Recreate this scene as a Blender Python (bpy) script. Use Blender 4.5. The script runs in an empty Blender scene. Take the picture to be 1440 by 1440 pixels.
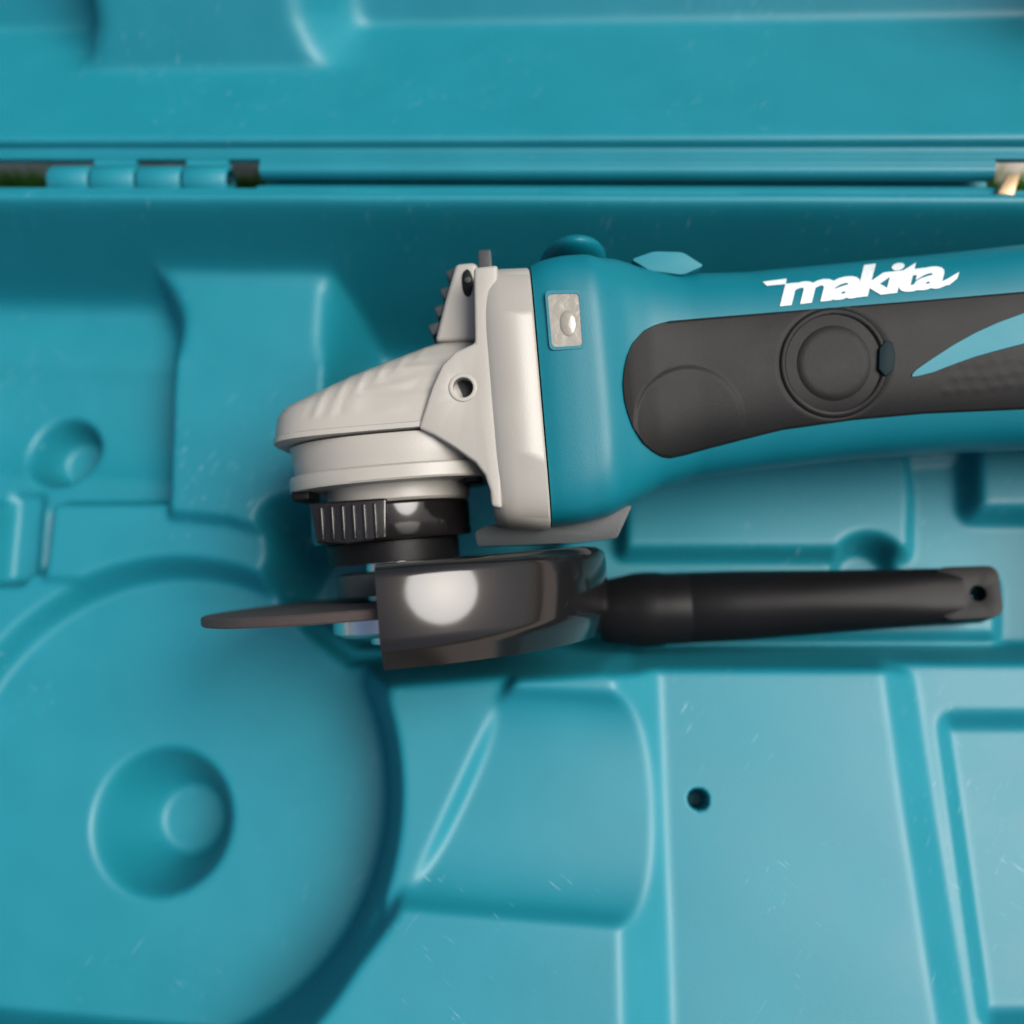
import bpy, bmesh, math, random
import numpy as np
from mathutils import Matrix, Vector
random.seed(4)
rng = np.random.default_rng(4)
MM = 0.001
scene = bpy.context.scene
col = scene.collection

# ------------------------------------------------------------------ camera
F = 1400.0                      # focal length in photo pixels (1440 wide)
NADIR = (850.0, 1095.0)         # where straight-down projects
D0 = 304.0                      # mm from lens to the grinder's spindle
def unit(v):
    v = np.array(v, float); return v / np.linalg.norm(v)
_n = unit(((NADIR[0]-720)/F, -(NADIR[1]-720)/F, -1))
Zc = -_n
Xc = unit(np.array([1, 0, 0]) - Zc[0]*Zc)
Yc = np.cross(Zc, Xc)
PHI = math.radians(3.5)         # turns the case in the picture
Xc, Yc = math.cos(PHI)*Xc - math.sin(PHI)*Yc, math.sin(PHI)*Xc + math.cos(PHI)*Yc
R = np.array([Xc, Yc, Zc])      # camera -> world
CAM = -R @ np.array([(555-720)/F*D0, -(790-720)/F*D0, -D0])
def ray(px, py):
    px, py = np.asarray(px, float), np.asarray(py, float)
    d = np.stack([(px-720)/F, -(py-720)/F, -np.ones_like(px)], -1)
    return d @ R.T
def U(px, py, z):               # photo pixel -> world mm at height z
    d = ray(px, py)
    t = (z - CAM[2]) / d[..., 2]
    p = CAM + d * t[..., None]
    return p
cam_d = bpy.data.cameras.new('camera')
cam = bpy.data.objects.new('camera', cam_d); col.objects.link(cam)
M4 = np.eye(4); M4[:3, :3] = R; M4[:3, 3] = CAM*MM
cam.matrix_world = Matrix(M4.tolist())
cam_d.sensor_width = 36; cam_d.lens = 36*F/1440
cam_d.clip_start = 0.01; cam_d.clip_end = 500
cam_d.dof.use_dof = True; cam_d.dof.focus_distance = 0.262; cam_d.dof.aperture_fstop = 5.6
scene.camera = cam

# ------------------------------------------------------------------ daylight
SUN_EL, SUN_AZ = 57.0, 3.0      # azimuth: degrees from +X towards +Y
world = bpy.data.worlds.new('World'); scene.world = world; world.use_nodes = True
nt = world.node_tree
sky = nt.nodes.new('ShaderNodeTexSky'); sky.sky_type = 'NISHITA'; sky.sun_disc = False
sky.sun_elevation = math.radians(SUN_EL); sky.sun_rotation = math.radians(90-SUN_AZ)
sky.dust_density = 6.0; sky.air_density = 1.0; sky.ozone_density = .4
nt.links.new(sky.outputs[0], nt.nodes['Background'].inputs[0])
nt.nodes['Background'].inputs[1].default_value = 0.066
sl = bpy.data.lights.new('sun', 'SUN'); sl.energy = 2.0; sl.angle = math.radians(36); sl.color = (1, .985, .96)
so = bpy.data.objects.new('sun', sl); col.objects.link(so)
_el, _az = math.radians(SUN_EL), math.radians(SUN_AZ)
so.rotation_euler = Vector((math.cos(_el)*math.cos(_az), math.cos(_el)*math.sin(_az), math.sin(_el))).to_track_quat('Z', 'Y').to_euler()
scene.view_settings.view_transform = 'Standard'; scene.view_settings.look = 'None'
scene.view_settings.exposure = 1.1; scene.view_settings.gamma = 1

# ------------------------------------------------------------------ materials
def mat(name, base, rough=.4, metal=0, spec=.5, coat=0, bump=None, var=.06, rvar=.08, vscale=60, scratch=0, scratch_col=(.55, .7, .75)):
    m = bpy.data.materials.new(name); m.use_nodes = True
    n = m.node_tree; b = n.nodes['Principled BSDF']; L = n.links.new
    b.inputs['Metallic'].default_value = metal; b.inputs['Specular IOR Level'].default_value = spec
    b.inputs['Coat Weight'].default_value = coat; b.inputs['Coat Roughness'].default_value = .15
    tc = n.nodes.new('ShaderNodeTexCoord')
    no = n.nodes.new('ShaderNodeTexNoise'); no.inputs['Scale'].default_value = vscale; no.inputs['Detail'].default_value = 6
    L(tc.outputs['Object'], no.inputs['Vector'])
    mx = n.nodes.new('ShaderNodeMix'); mx.data_type = 'RGBA'
    mx.inputs[6].default_value = (*[c*(1-var*2) for c in base], 1); mx.inputs[7].default_value = (*[min(1, c*(1+var*2)) for c in base], 1)
    L(no.outputs['Fac'], mx.inputs[0])
    cout = mx.outputs[2]
    mr = n.nodes.new('ShaderNodeMapRange'); mr.inputs[3].default_value = rough-rvar; mr.inputs[4].default_value = rough+rvar
    L(no.outputs['Fac'], mr.inputs[0]); rout = mr.outputs[0]
    if scratch:
        prev = None
        for k, (ang, sc, st) in enumerate(((62, 170, 11), (57, 95, 26), (-35, 120, 16))):
            mp = n.nodes.new('ShaderNodeMapping'); mp.vector_type = 'POINT'
            mp.inputs['Rotation'].default_value = (0, 0, -math.radians(ang)); mp.inputs['Scale'].default_value = (sc, sc*st, sc)
            rot = n.nodes.new('ShaderNodeVectorRotate'); rot.rotation_type = 'Z_AXIS'; rot.inputs['Angle'].default_value = -math.radians(ang)
            mp.inputs['Rotation'].default_value = (0, 0, 0)
            L(tc.outputs['Object'], rot.inputs['Vector']); L(rot.outputs[0], mp.inputs['Vector'])
            ns = n.nodes.new('ShaderNodeTexNoise'); ns.inputs['Scale'].default_value = 1; ns.inputs['Detail'].default_value = 2
            L(mp.outputs[0], ns.inputs['Vector'])
            r = n.nodes.new('ShaderNodeMapRange'); r.inputs[1].default_value = .68+.02*k; r.inputs[2].default_value = .80
            L(ns.outputs['Fac'], r.inputs[0])
            # scratches come in patches
            ng = n.nodes.new('ShaderNodeTexNoise'); ng.inputs['Scale'].default_value = 14+5*k; ng.inputs['Detail'].default_value = 1
            off = n.nodes.new('ShaderNodeVectorMath'); off.inputs[1].default_value = (3.1*k, 1.7*k, k)
            L(tc.outputs['Object'], off.inputs[0]); L(off.outputs[0], ng.inputs['Vector'])
            rg = n.nodes.new('ShaderNodeMapRange'); rg.inputs[1].default_value = .5; rg.inputs[2].default_value = .66
            L(ng.outputs['Fac'], rg.inputs[0])
            ml = n.nodes.new('ShaderNodeMath'); ml.operation = 'MULTIPLY'; L(r.outputs[0], ml.inputs[0]); L(rg.outputs[0], ml.inputs[1])
            if prev is None: prev = ml.outputs[0]
            else:
                ad = n.nodes.new('ShaderNodeMath'); ad.operation = 'MAXIMUM'; L(prev, ad.inputs[0]); L(ml.outputs[0], ad.inputs[1]); prev = ad.outputs[0]
        sm = n.nodes.new('ShaderNodeMath'); sm.operation = 'MULTIPLY'; sm.inputs[1].default_value = scratch; L(prev, sm.inputs[0])
        mx2 = n.nodes.new('ShaderNodeMix'); mx2.data_type = 'RGBA'; mx2.inputs[7].default_value = (*scratch_col, 1)
        L(sm.outputs[0], mx2.inputs[0]); L(cout, mx2.inputs[6]); cout = mx2.outputs[2]
    L(cout, b.inputs['Base Color']); L(rout, b.inputs['Roughness'])
    if bump:
        nb = n.nodes.new('ShaderNodeTexNoise'); nb.inputs['Scale'].default_value = bump[0]; nb.inputs['Detail'].default_value = 3
        L(tc.outputs['Object'], nb.inputs['Vector'])
        bp = n.nodes.new('ShaderNodeBump'); bp.inputs['Strength'].default_value = bump[1]; bp.inputs['Distance'].default_value = bump[2]
        L(nb.outputs['Fac'], bp.inputs['Height']); L(bp.outputs[0], b.inputs['Normal'])
    return m
M = {}
M['case'] = mat('case_plastic', (.003, .152, .199), .50, spec=.5, bump=(900, .07, .0004), var=.05, rvar=.07, vscale=40, scratch=.45)
M['teal'] = mat('teal_nylon', (.001, .112, .148), .42, spec=.28, bump=(2600, .18, .0003), var=.03, rvar=.05)
M['swoosh'] = mat('light_teal_rubber', (.010, .15, .19), .5, spec=.25, bump=(2600, .15, .0003), var=.03)
M['beige'] = mat('cast_beige_paint', (.266, .254, .226), .42, bump=(1400, .12, .0003), var=.04, rvar=.06)
M['grey'] = mat('grey_cast_metal', (.032, .037, .039), .4, spec=.3, bump=(1500, .2, .0003))
M['rubber'] = mat('dark_grey_rubber', (.0058, .0058, .0058), .5, spec=.17, bump=(3500, .3, .0003), var=.08)
M['black_gloss'] = mat('glossy_black_steel', (.007, .0065, .0065), .11, spec=.42, bump=(70, .05, .0006), rvar=.05, scratch=.22, scratch_col=(.2, .19, .17))
M['black_plastic'] = mat('black_plastic', (.005, .005, .0055), .40, spec=.11, bump=(1800, .2, .0003), rvar=.06)
M['dark'] = mat('bore_shade_black', (.006, .006, .007), .6)
M['disc'] = mat('abrasive_disc', (.04, .03, .027), .75, bump=(3000, .8, .0005), var=.2)
M['notch'] = mat('dark_teal_plastic', (.001, .010, .013), .6, spec=.12)
M['metal'] = mat('bright_steel', (.62, .62, .62), .22, metal=1)
M['lens'] = mat('milky_lens', (.20, .19, .16), .22, spec=.4, coat=.5, bump=(300, .25, .001))
M['white'] = mat('white_print', (.52, .56, .57), .5, var=.02)
M['groundm'] = mat('pale_paving', (.56, .48, .42), .85, bump=(120, .6, .004), var=.15, vscale=25)
M['grass'] = mat('grass_blade', (.17, .40, .06), .6, var=.3, vscale=30)

# ------------------------------------------------------------------ mesh helpers (all in mm)
def link(name, me, m, parent=None, smooth=True):
    o = bpy.data.objects.new(name, me); col.objects.link(o)
    if m: me.materials.append(m)
    if parent: o.parent = parent
    if smooth: me.polygons.foreach_set('use_smooth', [True]*len(me.polygons))
    return o
def from_np(name, V, Fq, m, parent=None, smooth=True, sharp=None):
    me = bpy.data.meshes.new(name)
    V = np.asarray(V, np.float32)*MM; Fq = np.asarray(Fq, np.int32)
    me.vertices.add(len(V)); me.vertices.foreach_set('co', V.ravel())
    k = Fq.shape[1]
    me.loops.add(Fq.size); me.loops.foreach_set('vertex_index', Fq.ravel())
    me.polygons.add(len(Fq)); me.polygons.foreach_set('loop_start', np.arange(0, Fq.size, k, dtype=np.int32))
    me.update(calc_edges=True); me.validate()
    o = link(name, me, m, parent, smooth)
    if sharp: me.set_sharp_from_angle(angle=math.radians(sharp))
    return o
def from_bm(name, bm, m, parent=None, sharp=35, bevel=0, segs=3):
    bmesh.ops.recalc_face_normals(bm, faces=bm.faces[:])
    if bevel:
        ed = [e for e in bm.edges if len(e.link_faces) == 2 and e.calc_face_angle(0) > math.radians(28)]
        bmesh.ops.bevel(bm, geom=ed, offset=bevel, segments=segs, profile=.5, affect='EDGES', clamp_overlap=True)
        bmesh.ops.recalc_face_normals(bm, faces=bm.faces[:])
    for v in bm.verts: v.co *= MM
    me = bpy.data.meshes.new(name); bm.to_mesh(me); bm.free()
    o = link(name, me, m, parent)
    me.set_sharp_from_angle(angle=math.radians(sharp))
    return o
def grid_faces(nu, nv, wrap_v=False):
    i = np.arange(nu-1)[:, None]; j = np.arange(nv if wrap_v else nv-1)[None, :]
    j2 = (j+1) % nv
    a = i*nv+j; b = (i+1)*nv+j; c = (i+1)*nv+j2; d = i*nv+j2
    return np.stack([a, b, c, d], -1).reshape(-1, 4)
def prism(bm, poly, z0, z1, holes=()):
    """extrude a 2-D outline (with holes) from z0 to z1"""
    loops = [poly]+list(holes); top, bot = [], []
    for lp in loops:
        vt = [bm.verts.new((p[0], p[1], z1)) for p in lp]; vb = [bm.verts.new((p[0], p[1], z0)) for p in lp]
        n = len(lp)
        for i in range(n): bm.faces.new((vb[i], vb[(i+1) % n], vt[(i+1) % n], vt[i]))
        top.append(vt); bot.append(vb)
    if not holes:
        bm.faces.new(top[0]); bm.faces.new(bot[0][::-1])
    else:
        for L_ in (top, bot):
            ed = []
            for vs in L_:
                for i in range(len(vs)): ed.append(bm.edges.get((vs[i], vs[(i+1) % len(vs)])))
            bmesh.ops.triangle_fill(bm, use_beauty=True, use_dissolve=False, edges=ed)
def smooth_poly(pts, n=6):
    """closed Catmull-Rom through the points"""
    P = np.asarray(pts, float); out = []; k = len(P)
    for i in range(k):
        p0, p1, p2, p3 = P[i-1], P[i], P[(i+1) % k], P[(i+2) % k]
        for t in np.linspace(0, 1, n, endpoint=False):
            out.append(.5*((2*p1)+(-p0+p2)*t+(2*p0-5*p1+4*p2-p3)*t*t+(-p0+3*p1-3*p2+p3)*t**3))
    return out
def round_poly(pts, r, n=5):
    P = [np.asarray(p, float) for p in pts]; out = []; k = len(P)
    for i in range(k):
        a, b, c = P[i-1], P[i], P[(i+1) % k]
        u, v = unit(a-b), unit(c-b)
        d = min(r, .45*np.linalg.norm(a-b), .45*np.linalg.norm(c-b))
        s, e = b+u*d, b+v*d
        for t in np.linspace(0, 1, n): out.append((1-t)**2*s+2*t*(1-t)*b+t*t*e)
    return out
def circle(c, r, n=32): return [(c[0]+r*math.cos(2*math.pi*i/n), c[1]+r*math.sin(2*math.pi*i/n)) for i in range(n)]
def box(bm, c, s, rz=0):
    m = Matrix.Translation(c) @ Matrix.Rotation(rz, 4, 'Z') @ Matrix.Diagonal((s[0], s[1], s[2], 1))
    return bmesh.ops.create_cube(bm, size=1, matrix=m)
def tag(o, label=None, cat=None, group=None, kind=None):
    if label: o['label'] = label
    if cat: o['category'] = cat
    if group: o['group'] = group
    if kind: o['kind'] = kind
    return o

# ------------------------------------------------------------------ ground below the case
GZ = -86.0
bm = bmesh.new()
for s in (60000,):
    vs = [bm.verts.new((x*s, y*s, GZ)) for x, y in ((-1, -1), (1, -1), (1, 1), (-1, 1))]; bm.faces.new(vs)
g = from_bm('ground', bm, M['groundm']); tag(g, kind='structure')

# grass growing behind the case, seen through the hinge slots
e0 = U(-60, 262, GZ); e1 = U(30, 237, GZ)
gx0, gx1 = U(-250, 240, GZ)[0], U(1700, 240, GZ)[0]
gy0, gy1 = U(30, 330, GZ)[1], U(200, 254, GZ)[1]
N = 16000
bx = rng.uniform(gx0, gx1, N); by = rng.uniform(gy0, gy1, N)
by -= rng.uniform(0, 3, N)
V = np.zeros((N, 3, 3)); hgt = rng.uniform(6, 15, N); ang = rng.uniform(0, 6.28, N); wd = rng.uniform(.5, 1.1, N)
lean = rng.normal(0, 4.0, (N, 2))
V[:, 0] = np.stack([bx-np.cos(ang)*wd, by-np.sin(ang)*wd, np.full(N, GZ)], -1)
V[:, 1] = np.stack([bx+np.cos(ang)*wd, by+np.sin(ang)*wd, np.full(N, GZ)], -1)
V[:, 2] = np.stack([bx+lean[:, 0], by+lean[:, 1], GZ+hgt], -1)
gr = from_np('grass', V.reshape(-1, 3), np.arange(N*3).reshape(-1, 3), M['grass'], smooth=False); tag(gr, kind='stuff')

# ------------------------------------------------------------------ tool case
def empty(name, loc=(0, 0, 0)):
    o = bpy.data.objects.new(name, None); o.empty_display_size = .03; col.objects.link(o); o.location = Vector(loc)*MM
    return o
case = empty('tool_case', (0, 0, 0))
tag(case, 'open teal plastic tool case with moulded compartments holding the grinder', 'tool case')

def poly_w(pts, z): 
    a = np.array(pts, float); return U(a[:, 0], a[:, 1], z)[:, :2]
def sd_poly(X, Y, P):
    d = np.full(X.shape, 1e18); s = np.ones(X.shape)
    n = len(P)
    for i in range(n):
        a, b = P[i], P[i-1]
        ex, ey = b[0]-a[0], b[1]-a[1]
        wx, wy = X-a[0], Y-a[1]
        t = np.clip((wx*ex+wy*ey)/(ex*ex+ey*ey+1e-12), 0, 1)
        d = np.minimum(d, (wx-ex*t)**2+(wy-ey*t)**2)
        c1 = Y >= a[1]; c2 = Y < b[1]; c3 = ex*wy > ey*wx
        flip = (c1 & c2 & c3) | (~c1 & ~c2 & ~c3)
        s = np.where(flip, -s, s)
    return s*np.sqrt(d)
def blur(h, s):
    r = int(3*s+.5); k = np.exp(-.5*(np.arange(-r, r+1)/s)**2); k /= k.sum()
    for ax in (0, 1):
        p = np.pad(h, [(r, r) if a == ax else (0, 0) for a in (0, 1)], mode='edge')
        o = np.zeros_like(h); n = h.shape[ax]
        for i, w in enumerate(k): o += w*(p[i:i+n] if ax == 0 else p[:, i:i+n])
        h = o
    return h
yrow = lambda py, z=0, px=700: float(U(px, py, z)[1])
hrow = lambda py, z=0: yrow(py, z, 200)      # rows measured along the hinge, near its knuckles
X0, X1 = U(-430, 700, 0)[0], U(1850, 700, 0)[0]
Y0, Y1 = yrow(1720), hrow(268)
ST = .55
xs = np.arange(X0, X1, ST); ys = np.arange(Y0, Y1+ST, ST)
GX, GY = np.meshgrid(xs, ys)
H = np.full(GX.shape, -54.0)
def raise_(pts, z, slope=4.0, rnd=0):
    global H
    H = np.maximum(H, z - slope*np.maximum(sd_poly(GX, GY, poly_w(pts, z))-rnd, 0))
def cut(pts, z, slope=4.0, rnd=0):
    global H
    H = np.minimum(H, z + slope*np.maximum(sd_poly(GX, GY, poly_w(pts, z))-rnd, 0))
def cut_circle(c, r, z, slope=3.0):
    global H
    p = U(c[0], c[1], z); q = U(c[0]+r, c[1], z); rr = abs(q[0]-p[0])
    H = np.minimum(H, z + slope*np.maximum(np.hypot(GX-p[0], GY-p[1])-rr, 0))
# -- raised levels
BIG = 2600
raise_([(195, 330), (500, 330), (478, 400), (462, 430), (458, 560), (472, 690), (462, 778), (392, 750), (315, 727), (236, 720), (240, 560), (248, 440), (232, 405)], -33, 5)
raise_([(72, 706), (238, 706), (470, 706), (460, 830), (60, 812)], -39, 5)                     # ledge above the disc well
raise_([(-600, 796), (60, 806), (460, 830), (460, 900), (-600, 1150)], -42, 5)
raise_([(-600, 706), (20, 706), (12, 790), (-20, 812), (-600, 826)], -37, 5)
raise_([(545, 945), (722, 948), (672, 1050), (612, 1180), (562, 1285), (540, 1285)], -19.5, 2.2)
raise_([(545, 1288), (700, 1290), (700, 1500), (380, 1500)], -20, 3)                             # ledge right of the disc well
raise_([(330, 1330), (560, 1000), (560, 1800), (250, 1800)], -26, 4)
pr = poly_w([(1236, 880), (1242, 937), (1272, 1150), (1318, 1440), (1370, 1800)], -27)
prx = np.interp(-GY, -pr[:, 1], pr[:, 0])
pe = np.maximum(GY-yrow(933, -27, 1080), 0)
H = np.maximum(H, np.where(GX > U(900, 1100, -27)[0], -27-1.9*pe-.85*np.maximum(GX-prx, 0), -99))   # flat panel
raise_([(1240, 931), (2100, 931), (2100, 1800), (1300, 1800)], -37, 3)                         # band on the right
cut([(1332, 1024), (2000, 1024), (2000, 1420), (1388, 1420)], -44, 1.5)
cut([(26, 700), (66, 700), (56, 820), (14, 820)], -57, 4)
# block with the half-round cradle
blk = poly_w([(730, 942), (862, 934), (868, 1100), (872, 1285), (876, 1440), (890, 1800), (200, 1800), (440, 1440), (552, 1290), (640, 1120)], -13)
sdb = sd_poly(GX, GY, blk)
px_l = U(560, 1120, -13)[0]
rw = poly_w([(864, 934), (868, 1100), (873, 1285), (882, 1800)], -13)
rx = np.interp(-GY, -rw[:, 1], rw[:, 0])
bl_h = np.minimum(-13 - 3.6*np.maximum(sd_poly(GX, GY, poly_w([(730, 942), (1060, 942), (1060, 1800), (200, 1800), (440, 1440), (552, 1290), (640, 1120)], -13)), 0), -13-1.0*np.maximum(GX-rx, 0))
yc, yh = (yrow(968, -13)+yrow(1286, -13))/2, (yrow(968, -13)-yrow(1286, -13))/2
tt = np.clip((GY-yc)/yh, -1, 1)
pipe = np.where(np.abs(GY-yc) < yh, -13-11*(1-np.abs(tt)**2.4)**(1/2.0), -13)
bl_h = np.where(np.abs(GY-yc) < yh, np.minimum(bl_h, pipe), bl_h)
H = np.maximum(H, bl_h)
# -- sunk levels
cut_circle((236, 1123), 311, -54, 3.2)                                                          # disc well
cut([(430, 760), (870, 690), (1440, 640), (2100, 640), (2100, 905), (1440, 907), (890, 908), (850, 900), (560, 925), (500, 930), (440, 880)], -62, 3)  # bed under the guard and handle
cut([(760, 330), (2100, 330), (2100, 700), (760, 700)], -60, 5)
_sb = sd_poly(GX, GY, poly_w([(472, 330), (900, 330), (880, 700), (700, 800), (560, 800), (476, 700), (457, 560), (463, 430)], -33))
H = np.minimum(H, -80+7*np.maximum(_sb+6.7, 0))
cut([(470, 790), (700, 740), (700, 900), (520, 905), (440, 850)], -80, 5)
raise_([(880, 560), (1262, 560), (1280, 690), (1278, 770), (880, 770)], -53, 3)                 # shelf under the grip
raise_([(1375, 560), (2000, 560), (2000, 712), (1380, 712)], -52, 2.5)
raise_([(905, 822), (1400, 818), (1400, 890), (905, 893)], -54, 2)
cut_circle((1208, 812), 36, -68, 4)
cut_circle((274, 1150), 46, -83, 2.4)
tr = sd_poly(GX, GY, poly_w([(-400, 380), (236, 380), (238, 700), (-400, 700)], -46))
ty = (GY-yrow(598, -46))/((yrow(480, -46)-yrow(706, -46))/2)
H = np.where((np.abs(ty) < 1.0), np.minimum(H, -44-15*np.sqrt(np.clip(1-ty**2, 0, 1))+4*np.maximum(tr, 0)), H)
cut_circle((124, 656), 33, -76, 5)
ph = U(982, 1124, -27); HOLE = np.hypot(GX-ph[0], GY-ph[1])
# -- rim all round
rim_in = np.minimum(np.minimum(GX-(X0+13), (X1-13)-GX), np.minimum(GY-(Y0+13), hrow(289)-GY))
H = np.maximum(H, np.minimum(0, -4.4*np.maximum(rim_in, 0)))
Hs = blur(H, 3.0/ST); H = blur(H, 1.35/ST)
wgt = np.clip((GY-yrow(520, -33))/12, 0, 1)*np.clip((hrow(296)-3-GY)/10, 0, 1); H = H*(1-wgt)+Hs*wgt
# thin bead on the hinge-side rim and a softly wavy moulded surface
rb = hrow(281)
H += 2.2*np.exp(-((GY-rb)/3.0)**2)*(GY > Y0+30)
H = np.where(GY > hrow(272), np.minimum(H, 0-.8*np.clip((GY-hrow(272))/.8, 0, 1)), H)
wav = np.zeros_like(H)
for k in range(14):
    a = rng.uniform(0, 6.28); f = rng.uniform(.04, .16)
    wav += np.sin((GX*np.cos(a)+GY*np.sin(a))*f+rng.uniform(0, 6.28))
H += wav*.035
H = np.minimum(H, np.where(HOLE < 4, -27-14*np.clip((3.3-HOLE)/.9, 0, 1), 99))
nv, nu = H.shape
V = np.stack([GX, GY, H], -1).reshape(-1, 3)
Fq = grid_faces(nv, nu)[:, ::-1]
# outer skirt down to the ground
ring = np.concatenate([np.arange(nu), np.arange(1, nv)*nu+nu-1, (nv-1)*nu+np.arange(nu-2, -1, -1), np.arange(nv-2, 0, -1)*nu])
low = V[ring].copy(); low[:, 2] = GZ+1; base = len(V)
V = np.concatenate([V, low]); nr = len(ring); i = np.arange(nr); j = (i+1) % nr
Fq = np.concatenate([Fq, np.stack([ring[i], base+i, base+j, ring[j]], -1)])
tray = from_np('tray', V, Fq, M['case'], case)

# -- lid, open and leaning back
DEL = math.radians(47)
OY, OZ = hrow(210), 0.0
va = np.concatenate([np.arange(-1, 70, .4), np.arange(70, 90, 1.0), np.arange(90, 250, 5.0)])
xa = np.arange(X0, X1, .9)
LX, LV = np.meshgrid(xa, va)
VB = 5.0                                     # where the shelf-like lower wall starts
D = np.minimum(66.0, 2.2*np.maximum(LV-VB, 0))
def padx(px): return float(U(px, 85, 6)[0])
pads = [[(50, -5), (66, 21), (84, 28), (100, 38), (112, 160), (410, 160), (416, 40), (432, 29), (458, 21), (474, -5)],
        [(1720, -5), (1735, 40), (1735, 160), (2100, 160), (2100, -5)]]
PD = 37.0
for pd in pads:
    sd = sd_poly(LX, LV, np.array([(padx(a), b) for a, b in pd]))
    D = np.minimum(D, PD+np.where(LX > padx(300), 5.0, 3.2)*np.maximum(sd, 0))
side = np.minimum(LX-(X0+12), (X1-12)-LX); D = np.minimum(D, 6*np.maximum(side, 0))
D = np.minimum(D, 6*np.maximum(240-LV, 0))
sm = blur(D, 5.0); w = np.clip((70-LV)/20, 0, 1); D = D*(1-w)+sm*w
D -= 2.2*np.exp(-((LV-3.6)/2.7)**2)         # rolled bead along the rim
D += .12*np.sin(LX*.05+1)*np.sin(LV*.09)
LP = np.stack([LX, OY+LV*math.sin(DEL)+D*math.cos(DEL), OZ+LV*math.cos(DEL)-D*math.sin(DEL)], -1)
nv, nu = LX.shape
V = LP.reshape(-1, 3); Fq = grid_faces(nv, nu)[:, ::-1]
back = []
for vv, dd in ((28, 72), (245, 72)):
    for xx in (X0, xa[-1]): back.append((xx, OY+vv*math.sin(DEL)+dd*math.cos(DEL), OZ+vv*math.cos(DEL)-dd*math.sin(DEL)))
ring = [0, nu-1, (nv-1)*nu+nu-1, (nv-1)*nu]; b0 = len(V); bk = [b0, b0+1, b0+3, b0+2]
V = np.concatenate([V, back]); ex = [[ring[k], bk[k], bk[(k+1) % 4], ring[(k+1) % 4]] for k in range(4)]+[[bk[3], bk[2], bk[1], bk[0]]]
lid = from_np('lid', V, np.concatenate([Fq, ex]), M['case'], case, sharp=60)

# -- hinge: flanges, barrels and the slots between them
def strip(name, xa_, xb_, prof, m=None, th=2.2):
    """a long extruded flange; prof = [(photo row, height)]"""
    P = [(hrow(a), b) for a, b in prof]; n = len(P)
    xx = np.linspace(xa_, xb_, max(2, int((xb_-xa_)/8)))
    top = [[(x, y, z) for (y, z) in P] + [(x, y, z-th) for (y, z) in P[::-1]] for x in xx]
    V = np.array(top).reshape(-1, 3); k = 2*n
    Fq = grid_faces(len(xx), k, True)
    o = from_np(name, V, Fq, m or M['case'], case, sharp=50)
    return o
xp = lambda px: float(U(px, 245, 0)[0])
LIDP = [(209, .6), (213, .2), (216, -.5), (219, -.1), (222, -.7)]
FL1 = [(222.2, -.7), (226, -.2), (230, -.9), (234, -.5), (238, -1.1), (241, -3.2)]
FL2 = [(206, -9.0), (234, -9.0), (262, -9.4)]
FL3 = [(254, -2.6), (258, -1.4), (263, -1.0), (270, -.9)]
strip('lid_flange', X0, X1, LIDP)
strip('tray_flange', X0, X1, [(262, -1.2), (266, -.9), (270, -.85)])
for a, b in ((362, 1402), (1490, 1800)):
    strip('hinge_flange', xp(a), xp(b), FL1)
    strip('groove_floor', xp(a), xp(b), FL2)
    strip('hinge_flange', xp(a), xp(b), [(254, -3.4), (257, -1.6), (261.8, -1.1)])
for k, (a, b) in enumerate(((66, 124), (126.5, 189), (191.5, 254), (256.5, 319))):
    r = (abs(hrow(227)-hrow(266)))/2; ymid = (hrow(227)+hrow(266))/2
    xa_, xb_ = xp(a), xp(b); n = 28
    prof = [(0, r*.80), (.25, r*.93), (.8, r)]
    st = [(xa_+d, q) for d, q in prof]+[(xb_-d, q) for d, q in prof[::-1]]
    V = [(x, ymid+q*math.cos(2*math.pi*i/n), -r*.8+q*math.sin(2*math.pi*i/n)) for x, q in st for i in range(n)]
    Fq = grid_faces(len(st), n, True)[:, ::-1]
    V = np.array(V); 
    kn = from_np('hinge_knuckle', V, Fq, M['case'], case, sharp=50)
# leaves tying each barrel to its half
for k, (a, b) in enumerate(((66, 124), (126.5, 189), (191.5, 254), (256.5, 319))):
    strip('hinge_leaf', xp(a)+.3, xp(b)-.3, [(222.3, -.9), (226, -.6), (231, -.7)] if k % 2 else [(259, -.6), (262, -1.15)])
M['tan_fill'] = mat('dull_tan', (.42, .30, .17), .38, metal=.6)
bm = bmesh.new(); prism(bm, [tuple(U(a, b_, 0)[:2]) for a, b_ in ((1399, 276), (1413, 248), (1434, 246), (1424, 279))], -7, 1.6)
from_bm('tan_filler', bm, M['tan_fill'], case, bevel=.7)  # added tan block filling the hinge opening; not a known hinge part
pin = bmesh.new()
ymid = (hrow(227)+hrow(266))/2
bmesh.ops.create_cone(pin, cap_ends=True, segments=14, radius1=1.2, radius2=1.2, depth=xp(321)-xp(64), matrix=Matrix.Translation(((xp(321)+xp(64))/2, ymid, -3.4)) @ Matrix.Rotation(math.pi/2, 4, 'Y'))
from_bm('hinge_pin', pin, M['metal'], case)

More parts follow.
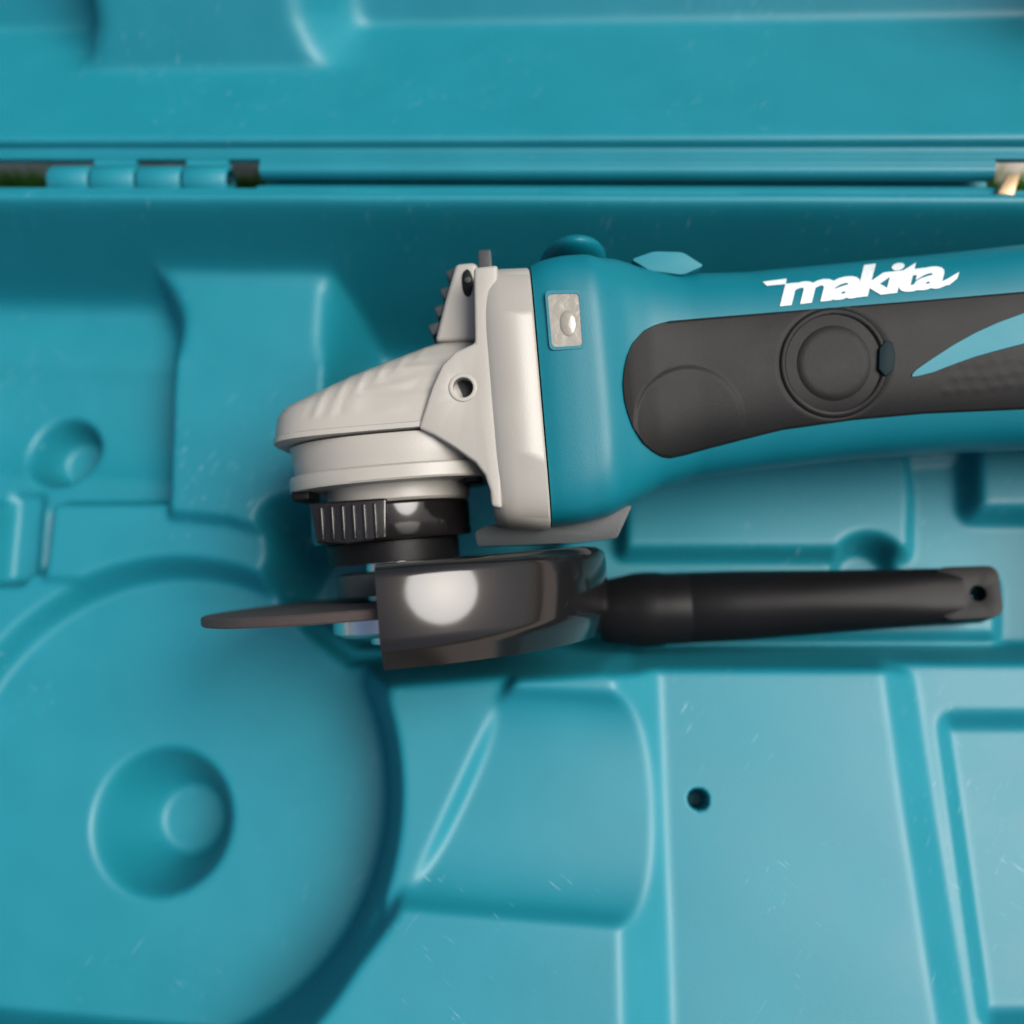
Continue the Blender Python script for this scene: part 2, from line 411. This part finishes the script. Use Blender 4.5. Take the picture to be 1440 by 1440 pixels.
# ------------------------------------------------------------------ angle grinder, in its own frame
ROT = math.radians(4.8)
ezp = unit(CAM); ex = R @ np.array([math.cos(ROT), math.sin(ROT), 0])
ey = unit(np.cross(ezp, ex)); ez = unit(np.cross(ex, ey))
RG = np.array([ex, ey, ez]).T
CG = RG.T @ CAM
def UG(px, py, gz):
    d = ray(px, py) @ RG
    t = (gz-CG[2])/d[..., 2]
    return CG + d*np.asarray(t)[..., None]
def gp(pts, gz): 
    a = np.array(pts, float); return [tuple(p) for p in UG(a[:, 0], a[:, 1], gz)[:, :2]]
grinder = empty('angle_grinder')
m4 = np.eye(4); m4[:3, :3] = RG; grinder.matrix_world = Matrix(m4.tolist())
tag(grinder, 'teal cordless angle grinder with beige gear head and black guard lying in the case', 'angle grinder')

def super_ring(c, a, b, n, k):
    t = np.linspace(0, 2*np.pi, k, endpoint=False)
    ct, st = np.cos(t), np.sin(t)
    return c[0]+a*np.sign(ct)*np.abs(ct)**(2/n), c[1]+b*np.sign(st)*np.abs(st)**(2/n)
def loft_x(stations, k=72):
    """stations (gx, gy_top, gy_bot, hz, n): closed shell along gx"""
    V = []
    for gx, a, b, hz, n in stations:
        y, z = super_ring(((a+b)/2, 0), (a-b)/2, hz, n, k)
        V.append(np.stack([np.full(k, gx), y, z], -1))
    V = np.array(V); ns = len(stations)
    Fq = grid_faces(ns, k, True)
    V = V.reshape(-1, 3)
    # caps: collapse into the centre with two more rings of quads
    caps = []
    for s, inv in ((0, False), (ns-1, True)):
        c = V[s*k:(s+1)*k].mean(0); i = len(V)
        V = np.concatenate([V, c+(V[s*k:(s+1)*k]-c)*.02])
        r0 = s*k+np.arange(k); r1 = i+np.arange(k); q = np.stack([r0, np.roll(r0, -1), np.roll(r1, -1), r1], -1)
        caps.append(q if not inv else q[:, ::-1])
    return V, np.concatenate([Fq]+caps)
# --- teal motor housing
BS = [((748, 362), (775, 740), 35.5, 6), ((760, 354), (785, 739), 36.5, 6), ((800, 346), (812, 735), 37, 6), ((838, 342), (858, 724), 36.8, 5.5),
      ((846, 345), (868, 719), 35.6, 5), ((872, 355), (886, 708), 31.5, 4), ((905, 372), (915, 690), 28.4, 3.3), ((960, 385), (962, 674), 26.4, 2.9),
      ((1050, 383), (1060, 660), 25.4, 2.7), ((1200, 369), (1205, 643), 25, 2.7), ((1350, 354), (1355, 634), 25, 2.7), ((1500, 338), (1505, 628), 25.5, 2.8), ((1650, 322), (1655, 622), 27, 3)]
bs = []
for t, b, hz, n in BS:
    zz = 6+26*min(1, max(0, (n-2.8)/2.2))
    p, q = UG(t[0], t[1], zz), UG(b[0], b[1], zz)
    bs.append(((p[0]+q[0])/2, p[1], q[1], hz, n))
bs = np.array(bs)
def bpar(gx):
    return [np.interp(gx, bs[:, 0], bs[:, c]) for c in (1, 2, 3, 4)]
def surf(gx, gy):
    a, b, hz, n = bpar(gx)
    u = np.clip(np.abs((gy-(a+b)/2)/((a-b)/2)), 0, .999)
    return hz*(1-u**n)**(1/n)
gxs = np.concatenate([[bs[0, 0]], np.linspace(bs[0, 0]+.4, bs[-1, 0], 150)])
def smooth1(f, x, s=2.0):
    o = np.zeros(len(x)); 
    for d, w in ((-2*s, .1), (-s, .2), (0, .4), (s, .2), (2*s, .1)): o = o+w*np.asarray(f(np.clip(x+d, bs[0, 0], bs[-1, 0])))
    return o
st = []
sA, sB, sH, sN = [smooth1(lambda q, c=c: bpar(q)[c], gxs, 1.3) for c in range(4)]
bs = np.stack([gxs, sA, sB, sH, sN], -1)      # the smoothed law is the surface from here on
V, Fq = loft_x([tuple(r) for r in bs], 96)
body = from_np('motor_housing', V, Fq, M['teal'], grinder, sharp=60)
def on_surf(px, py, lift=0):
    px, py = np.asarray(px, float), np.asarray(py, float)
    gz = np.full(px.shape, 22.0)
    for _ in range(12):
        p = UG(px, py, gz); gz = .5*gz+.5*surf(p[..., 0], p[..., 1])
    p = UG(px, py, gz); p[..., 2] = surf(p[..., 0], p[..., 1])+lift
    return p
def patch(name, cols, nj, m, lift, dsp=None, rim=.9):
    """raised skin on the housing: cols = [(x, y_top, y_bot)] in photo pixels"""
    C = np.array(cols, float)
    tt = np.linspace(0, 1, nj)
    PX = np.repeat(C[:, :1], nj, 1); PY = C[:, 1:2]*(1-tt)+C[:, 2:3]*tt
    L_ = np.full(PX.shape, lift)
    if dsp is not None: L_ = L_+dsp(PX, PY)
    e = np.zeros(PX.shape, bool); e[:, 0] = e[:, -1] = True; e[0, :] = True
    L_[e] = -.5
    P = on_surf(PX, PY); P[..., 2] += L_
    return from_np(name, P.reshape(-1, 3), grid_faces(len(C), nj)[:, ::-1], m, grinder, sharp=60)
def dense(cols, n, first=None):
    C = np.array(cols, float); s = np.linspace(0, 1, n)**1.5
    x = C[0, 0]+(C[-1, 0]-C[0, 0])*s
    return [(q, np.interp(q, C[:, 0], C[:, 1]), np.interp(q, C[:, 0], C[:, 2])) for q in x]
pc = [(876, 540, 541), (878, 518, 562), (882, 500, 580), (890, 481, 603), (905, 464, 626), (918, 457, 637), (930, 453, 644), (942, 450, 646), (965, 448, 641), (1000, 445, 631), (1100, 437, 606), (1200, 429, 592), (1300, 421, 583), (1440, 409, 577), (1600, 396, 570)]
dots = [(1330+22*i+11*(j % 2), 515+18*j+random.uniform(-2, 2)-5*i*.4) for i in range(10) for j in range(3)]
def panel_d(X, Y):
    d = .45*np.clip((77-np.hypot(X-968, (Y-592)))/4, 0, 1)
    r = np.hypot(X-1172, Y-511)
    d = d-.45*np.clip((80-r)/4, 0, 1)
    for x, y in dots: d = d+.16*np.exp(-((X-x)**2+(Y-y)**2)/30)
    return d
patch('grip_panel', dense(pc, 190), 64, M['rubber'], .7, panel_d)
sw = [(1280, 529, 530), (1283, 524, 531), (1292, 516, 530), (1310, 503, 526), (1340, 483, 515), (1370, 466, 505), (1400, 452, 497), (1440, 437, 487), (1520, 415, 470), (1600, 400, 455)]
patch('accent_stripe', dense(sw, 60), 14, M['swoosh'], 1.1)
# round brush cap with its key slot
def surf_disc(name, c, r0, r1, m, lift, parent=grinder, n=56, dome=0):
    rr = np.linspace(r0, r1, 7); th = np.linspace(0, 2*np.pi, n, endpoint=False)
    PX = c[0]+rr[:, None]*np.cos(th); PY = c[1]+rr[:, None]*np.sin(th)*1.02
    P = on_surf(PX, PY); prof = np.full(7, lift, float)+dome*np.sin(np.linspace(0, np.pi, 7)); prof[-1] = -.9
    if r0 > 2: prof[0] = -.9
    P[..., 2] += prof[:, None]
    return from_np(name, P.reshape(-1, 3), grid_faces(7, n, True)[:, ::-1], m, parent, sharp=50)
cap = surf_disc('brush_cap', (1172, 511), .3, 60, M['rubber'], .55)
surf_disc('cap_ring', (1172, 511), 66, 78, M['rubber'], .45, dome=.6)
bm = bmesh.new()
p = on_surf(1246, 506); q = gp([(1234, 492), (1243, 479), (1253, 482), (1257, 500), (1255, 522), (1243, 531), (1233, 520)], float(p[2]))
prism(bm, q, float(p[2])-1.5, float(p[2])+1.4); from_bm('cap_notch', bm, M['notch'], grinder, bevel=.35)
# window in the collar
wz = float(on_surf(795, 450)[2])
bm = bmesh.new(); o_ = round_poly(gp([(766, 409), (818, 408), (824, 490), (773, 493)], wz), 1.6); i_ = round_poly(gp([(770, 414), (814, 413), (819.5, 486), (776.5, 488.5)], wz), 1.3)
prism(bm, o_, wz-1.2, wz+.35, [i_]); win = from_bm('indicator_window', bm, M['teal'], grinder, sharp=30)
bm = bmesh.new(); prism(bm, i_, wz-1.2, wz+.12); ln = from_bm('window_lens', bm, M['lens'], win, sharp=30)
bm = bmesh.new(); bmesh.ops.create_uvsphere(bm, u_segments=20, v_segments=12, radius=1, matrix=Matrix.Translation((*gp([(799, 455)], wz)[0], wz+.1)) @ Matrix.Diagonal((2.3, 3.6, .5, 1)))
from_bm('window_bulge', bm, M['lens'], win)
# slide switch on the top edge
bm = bmesh.new()
q = round_poly(gp([(886, 368), (918, 357), (958, 358), (988, 377), (958, 390), (912, 384)], 16), 1.2)
prism(bm, q, 2, 18.5); from_bm('slide_switch', bm, M['swoosh'], grinder, bevel=1.4)  # lighter teal than the housing: the facet's highlight is put into the colour
bm = bmesh.new()
c = gp([(806, 366)], 0)[0]; bmesh.ops.create_uvsphere(bm, u_segments=40, v_segments=24, radius=1, matrix=Matrix.Translation((*c, -6)) @ Matrix.Rotation(math.radians(-3), 4, 'Z') @ Matrix.Diagonal((10.5, 4.8, 27, 1)))
from_bm('cooling_hump', bm, M['teal'], grinder)

# --- maker's lettering, flat white print
LB = np.array([1096., 429.]); LDX = unit((242, -28)); LDY = np.array([LDX[1], -LDX[0]])
cu = bpy.data.curves.new('lettering_outline', 'FONT'); cu.body = 'makita'; cu.size = 1; cu.shear = .22; cu.offset = .036; cu.space_character = .86; cu.resolution_u = 4
to = bpy.data.objects.new('lettering_outline', cu); col.objects.link(to)
me = bpy.data.meshes.new_from_object(to.evaluated_get(bpy.context.evaluated_depsgraph_get()))
bpy.data.objects.remove(to); bpy.data.curves.remove(cu)
b = bmesh.new(); b.from_mesh(me); bpy.data.meshes.remove(me)
lx = np.array([v.co[:2] for v in b.verts]); x0, x1 = lx[:, 0].min(), lx[:, 0].max(); hx_ = lx[:, 1].max()
sx_, sy_ = 238/(x1-x0), 42/hx_
tail = [[(-20, 35), (14, 35.5), (12, 28), (-15, 28.5)], [(228, 0), (236, 8), (256, 17), (252, 8), (240, 0.5)]]
for q in tail: b.faces.new([b.verts.new((x/sx_+x0, y/sy_, .012/sy_)) for x, y in q])
bmesh.ops.triangulate(b, faces=b.faces[:])
for _ in range(2): bmesh.ops.subdivide_edges(b, edges=[e for e in b.edges if e.calc_length() > .09], cuts=1, use_grid_fill=True)
bmesh.ops.triangulate(b, faces=b.faces[:])
for v in b.verts:
    q = LB+LDX*((v.co.x-x0)*sx_)+LDY*(v.co.y*sy_); off = v.co.z*sy_
    v.co = Vector(on_surf(q[0], q[1], .3+off))
from_bm('lettering', b, M['white'], grinder)

# --- beige gear housing: flange against the motor, then the head
st = []
for x, t, b, hz, n in ((680, 376, 732, 32.6, 6), (683, 372, 738, 34, 6.5), (700, 369, 742, 35.8, 7), (716, 368, 743, 37, 7), (756, 367, 744, 37.6, 7), (759, 369, 742, 37, 7)):
    dx = 12
    p = UG(x-dx*.4, t, 32); q = UG(x+dx, b, 32); st.append((UG(x, 555, 30)[0], p[1], q[1], hz, n))
V, Fq = loft_x(st, 112)
flange = from_np('gear_housing', V, Fq, M['beige'], grinder, sharp=50)
def loft_y(layers, k=96, dsp=None, cx=None):
    V = []
    for gy, xl, xr, hz, n in layers:
        x, z = super_ring(((xl+xr)/2, 0), (xr-xl)/2, hz, n, k)
        V.append(np.stack([x, np.full(k, gy), z], -1))
    V = np.array(V); ns = len(layers)
    if dsp is not None: V = dsp(V)
    Fq = grid_faces(ns, k, True)[:, ::-1]; V = V.reshape(-1, 3)
    for s, inv in ((0, True), (ns-1, False)):
        c = V[s*k:(s+1)*k].mean(0); i = len(V)
        V = np.concatenate([V, c+(V[s*k:(s+1)*k]-c)*.02])
        r0 = s*k+np.arange(k); r1 = i+np.arange(k); q = np.stack([r0, np.roll(r0, -1), np.roll(r1, -1), r1], -1)
        Fq = np.concatenate([Fq, q if not inv else q[:, ::-1]])
    return V, Fq
gyr = lambda py, gz=20: float(UG(555, py, gz)[1])
gxr = lambda px, gz=5: float(UG(px, 560, gz)[0])
HL = [(486, 628, 692, 15, 3), (490, 612, 692, 20, 3.2), (496, 590, 694, 24, 3.4), (510, 540, 694, 27.5, 3.5), (524, 495, 694, 30, 3.6), (540, 452, 694, 31.2, 3.8), (556, 413, 694, 32, 4), (562, 404, 694, 32.4, 4), (572, 398, 694, 32.8, 4), (590, 395, 694, 33.4, 4), (599, 394, 694, 33.7, 4), (600, 392, 694, 34.2, 4), (607, 392, 694, 34.3, 4), (608.5, 396, 690, 33.4, 4)]
PYL = np.array([h[0] for h in HL])
lay = []
for py in np.concatenate([np.linspace(486, 598, 60), [599, 600, 603, 607, 608.5]]):
    v = [np.interp(py, PYL, [h[c] for h in HL]) for c in range(1, 5)]
    lay.append((gyr(py, v[2]*.8), gxr(v[0]), gxr(v[1]), v[2], v[3]))
def ribs(V):
    # six shallow slanting ribs on the camera-side face
    x, y, z = V[..., 0], V[..., 1], V[..., 2]
    u = x-.45*(y-gyr(560))
    a, b = gxr(455), gxr(590)
    m = np.clip((z-8)/10, 0, 1)*np.clip((u-a)/1.5, 0, 1)*np.clip((b-u)/1.5, 0, 1)*np.clip((y-gyr(592))/2, 0, 1)
    V = V.copy(); V[..., 2] += m*.34*np.maximum(np.sin(u*2*math.pi/4.6), -.2); return V
V, Fq = loft_y(lay, 220, ribs)
head = from_np('gear_head', V, Fq, M['beige'], grinder, sharp=40)
LC = [(608.8, 404, 712, 33, 2.5), (612, 405, 712, 33.2, 2.5), (640, 407, 704, 33, 2.4), (652, 408, 698, 32.8, 2.4), (653, 402, 704, 34, 2.5), (655, 401, 704, 34.4, 2.5), (672, 401, 702, 34.4, 2.5), (675, 402, 700, 34, 2.5), (676, 410, 694, 32, 2.4)]
V, Fq = loft_y([(gyr(a, d*.95), gxr(b), gxr(c), d, n) for a, b, c, d, n in LC], 112)
from_np('gear_case', V, Fq, M['beige'], grinder, sharp=35)
LC = [(676.5, 448, 650, 25, 2.1), (680, 447, 650, 25.3, 2.1), (700, 450, 648, 25, 2.1), (704, 453, 645, 24, 2.1)]
V, Fq = loft_y([(gyr(a, d*.95), gxr(b), gxr(c), d, n) for a, b, c, d, n in LC], 80)
from_np('bearing_collar', V, Fq, M['beige'], grinder, sharp=35)
# side boss with the handle socket
bz = 34.9
q = gp([(666, 376), (700, 372), (706, 715), (691, 712), (689, 690), (682, 668), (668, 650), (640, 630), (612, 613), (588, 602), (598, 572), (608, 542), (622, 512), (640, 494), (668, 482)], bz)
hc = gp([(651, 545)], bz)[0]
bm = bmesh.new(); prism(bm, q, 18, bz, [circle(hc, 2.9, 28)]); boss = from_bm('handle_boss', bm, M['beige'], grinder, sharp=30, bevel=.9)
bm = bmesh.new(); prism(bm, circle(hc, 3.9, 32), bz-1, bz+.35, [circle(hc, 2.75, 32)]); from_bm('socket_rim', bm, M['beige'], boss, bevel=.25)
bm = bmesh.new(); prism(bm, circle(hc, 2.9, 24), 16, bz-5); from_bm('bore_shade_plug', bm, M['dark'], boss)  # near-black plug; the shade inside the hole is put into its colour
# cover with ribs above the head
bm = bmesh.new()
prism(bm, gp([(641, 372), (664, 370), (672, 372), (674, 480), (612, 481), (626, 424)], 22), -12, 23)
cov = from_bm('lever_cover', bm, M['beige'], grinder, bevel=1.2)
for k in range(4):
    a = k/3.5; x, y = 642-28*a, 384+88*a
    bm = bmesh.new(); c = gp([(x-3, y+6)], 16)[0]; box(bm, (c[0], c[1], 3), (4.0, 3.2, 34), math.radians(20)); from_bm('cover_rib', bm, M['grey'], cov, bevel=.5)
bm = bmesh.new(); prism(bm, smooth_poly(gp([(650, 388), (657, 379), (664, 388), (665, 404), (660, 417), (652, 411)], 23), 4), 20, 23.6); sc = from_bm('cover_screw', bm, M['black_plastic'], cov, bevel=.5)
bm = bmesh.new(); c = gp([(658, 394)], 23.8)[0]; prism(bm, circle(c, 1.0, 14), 22, 24.1); from_bm('screw_head', bm, M['grey'], sc, bevel=.2)
bm = bmesh.new(); prism(bm, round_poly(gp([(672, 350), (690, 349), (692, 376), (673, 378)], 20), .8), 6, 19); from_bm('top_bolt', bm, M['grey'], grinder, bevel=.7)
# grey foot under the flange
bm = bmesh.new()
prism(bm, round_poly(gp([(668, 748), (690, 738), (772, 742), (868, 714), (887, 711), (866, 757), (800, 764), (672, 768)], 12), 1), -20, 16)
from_bm('housing_foot', bm, M['grey'], grinder, bevel=1.2)
# spindle side: black bearing box, flange, disc, nut, guard
def lathe(name, prof, m, parent, a0=0, a1=2*math.pi, n=96, closed=None, sharp=35):
    """revolve (radius, gy) about the spindle; angle from +gz towards +gx"""
    full = abs(a1-a0-2*math.pi) < 1e-6
    th = np.linspace(a0, a1, n, endpoint=not full)
    V = np.array([[(r*math.sin(t), y, r*math.cos(t)) for t in th] for r, y in prof]).reshape(-1, 3)
    Fq = grid_faces(len(prof), n, full)
    o = from_np(name, V, Fq, m, parent, sharp=None)
    b = bmesh.new(); b.from_mesh(o.data)
    if not full:
        b.verts.ensure_lookup_table()
        for k in (0, n-1):
            try: b.faces.new([b.verts[i*n+k] for i in range(len(prof)-1)])
            except Exception: pass
    bmesh.ops.remove_doubles(b, verts=b.verts[:], dist=1e-7)
    bmesh.ops.recalc_face_normals(b, faces=b.faces[:]); b.to_mesh(o.data); b.free()
    o.data.polygons.foreach_set('use_smooth', [True]*len(o.data.polygons)); o.data.set_sharp_from_angle(angle=math.radians(sharp))
    return o
Y = lambda py, gz: float(UG(555, py, gz)[1])
lathe('bearing_box', [(.1, Y(702, 24)), (22, Y(702, 24)), (23.6, Y(704, 24)), (24.2, Y(708, 24)), (24.2, Y(752, 24)), (23.6, Y(757, 24)), (20, Y(759, 24)), (.1, Y(759, 24))], M['black_gloss'], grinder)
# ribbed clamp on its left
bm = bmesh.new(); prism(bm, gp([(436, 708), (545, 700), (545, 758), (490, 766), (446, 764)], 24), 8, 25.4); clamp = from_bm('guard_clamp', bm, M['black_gloss'], grinder, bevel=.8)
for k in range(6):
    x = 449+15*k
    bm = bmesh.new(); a = gp([(x, 713-.08*(x-449)), (x+5, 713-.08*(x-449)), (x+8, 760-.03*(x-449)), (x+3, 760-.03*(x-449))], 25.5); prism(bm, a, 24, 26.3); from_bm('clamp_rib', bm, M['black_gloss'], clamp, bevel=.35)
for x, y in ((422, 697), (664, 672)):
    bm = bmesh.new(); c = gp([(x, y)], 20)[0]; box(bm, (c[0], c[1], 12), (5.4, 3.0, 16)); from_bm('housing_screw', bm, M['black_plastic'], grinder, bevel=.8)
lathe('spindle', [(.1, Y(745, 8)), (9, Y(745, 8)), (9, Y(905, 8)), (.1, Y(905, 8))], M['metal'], grinder, n=40)
lathe('inner_flange', [(.1, Y(802, 18)), (15, Y(802, 18)), (17.8, Y(805, 18)), (17.8, Y(836, 18)), (.1, Y(836, 18))], M['grey'], grinder, n=64)
dy = Y(848, 0); 
lathe('grinding_disc', [(.1, dy+1.3), (57.0, dy+1.3), (57.5, dy+.8), (57.5, dy-1.0), (57.0, dy-1.5), (.1, dy-1.5)], M['disc'], grinder, n=160)
lathe('lock_nut', [(.1, dy-1.6), (19, dy-1.6), (20, dy-2.6), (20, dy-7.5), (17, dy-9), (.1, dy-9)], M['metal'], grinder, n=48)
lathe('guard_collar', [(15, Y(758, 24)), (19, Y(758, 24)), (20, Y(760, 24)), (20, Y(790, 24)), (15, Y(790, 24)), (15, Y(758, 24))], M['black_plastic'], grinder)
Rg = 64
t0 = Y(797, Rg); t1 = Y(902, Rg); t2 = Y(941, Rg-5)
gprof = [(26, t0+1.0), (58, t0+1.0), (61.5, t0+.6), (63.4, t0-.8), (64, t0-2.6), (64, t1+1), (63.7, t1-.8), (62.4, t1-2.6), (59.5, t2), (58.6, t2+.3), (60.6, t1-2.0), (62.3, t1+.5), (62.3, t0-2.4), (60.5, t0-.8), (26, t0-.8), (26, t0+1.0)]
lathe('wheel_guard', gprof, M['black_gloss'], grinder, math.radians(2.4), math.radians(184), n=140, sharp=40)

# ------------------------------------------------------------------ loose side handle in its slot
hz_ = -40.0
pa, pb = U(842, 860, hz_), U(1398, 836, hz_)
L = np.linalg.norm(pb-pa); hx = unit(pb-pa); hy = np.array([-hx[1], hx[0], 0]); 
handle = empty('side_handle', pa); 
m4 = np.eye(4); m4[:3, 0] = hx; m4[:3, 1] = hy; m4[:3, 2] = (0, 0, 1); m4[:3, 3] = pa*MM
handle.matrix_world = Matrix(m4.tolist())
tag(handle, 'black tapered plastic side handle with hanging hole lying beside the guard', 'handle')
sc_ = L/556.0
prof = [(0, 30), (2, 42), (12, 46), (30, 49), (52, 53), (66, 54), (84, 53.6), (95, 51.5), (128, 51.2), (130, 50.4), (132, 51.0), (200, 50), (300, 46), (400, 42), (470, 39.5), (506, 38)]
kk = 56; V = []
for x, r in prof:
    th = np.linspace(0, 2*np.pi, kk, endpoint=False)
    fl = 1-.22*np.clip((x-420)/85, 0, 1)
    yy, zz = super_ring((0, 0), r*sc_, r*sc_*fl, 2+1.2*min(1, max(0, (x-360)/120)), kk)
    V.append(np.stack([np.full(kk, x*sc_), yy, zz], -1))
V = np.array(V).reshape(-1, 3); Fq = grid_faces(len(prof), kk, True)
V = np.concatenate([V, [[0, 0, 0]]*kk]); Fq = np.concatenate([Fq, np.stack([np.arange(kk), len(prof)*kk+np.arange(kk), len(prof)*kk+np.roll(np.arange(kk), -1), np.roll(np.arange(kk), -1)], -1)])
from_np('grip', V, Fq, M['black_plastic'], handle, sharp=40)
bm = bmesh.new()
pl = round_poly([(470*sc_, -37.4*sc_), (554*sc_, -36*sc_), (556*sc_, 36*sc_), (470*sc_, 37.4*sc_)], 4.0, 7)
prism(bm, pl, -26*sc_, 28.2*sc_, [circle((524*sc_, -2*sc_), 11*sc_, 24)])
from_bm('hanging_loop', bm, M['black_plastic'], handle, bevel=1.6, sharp=40)
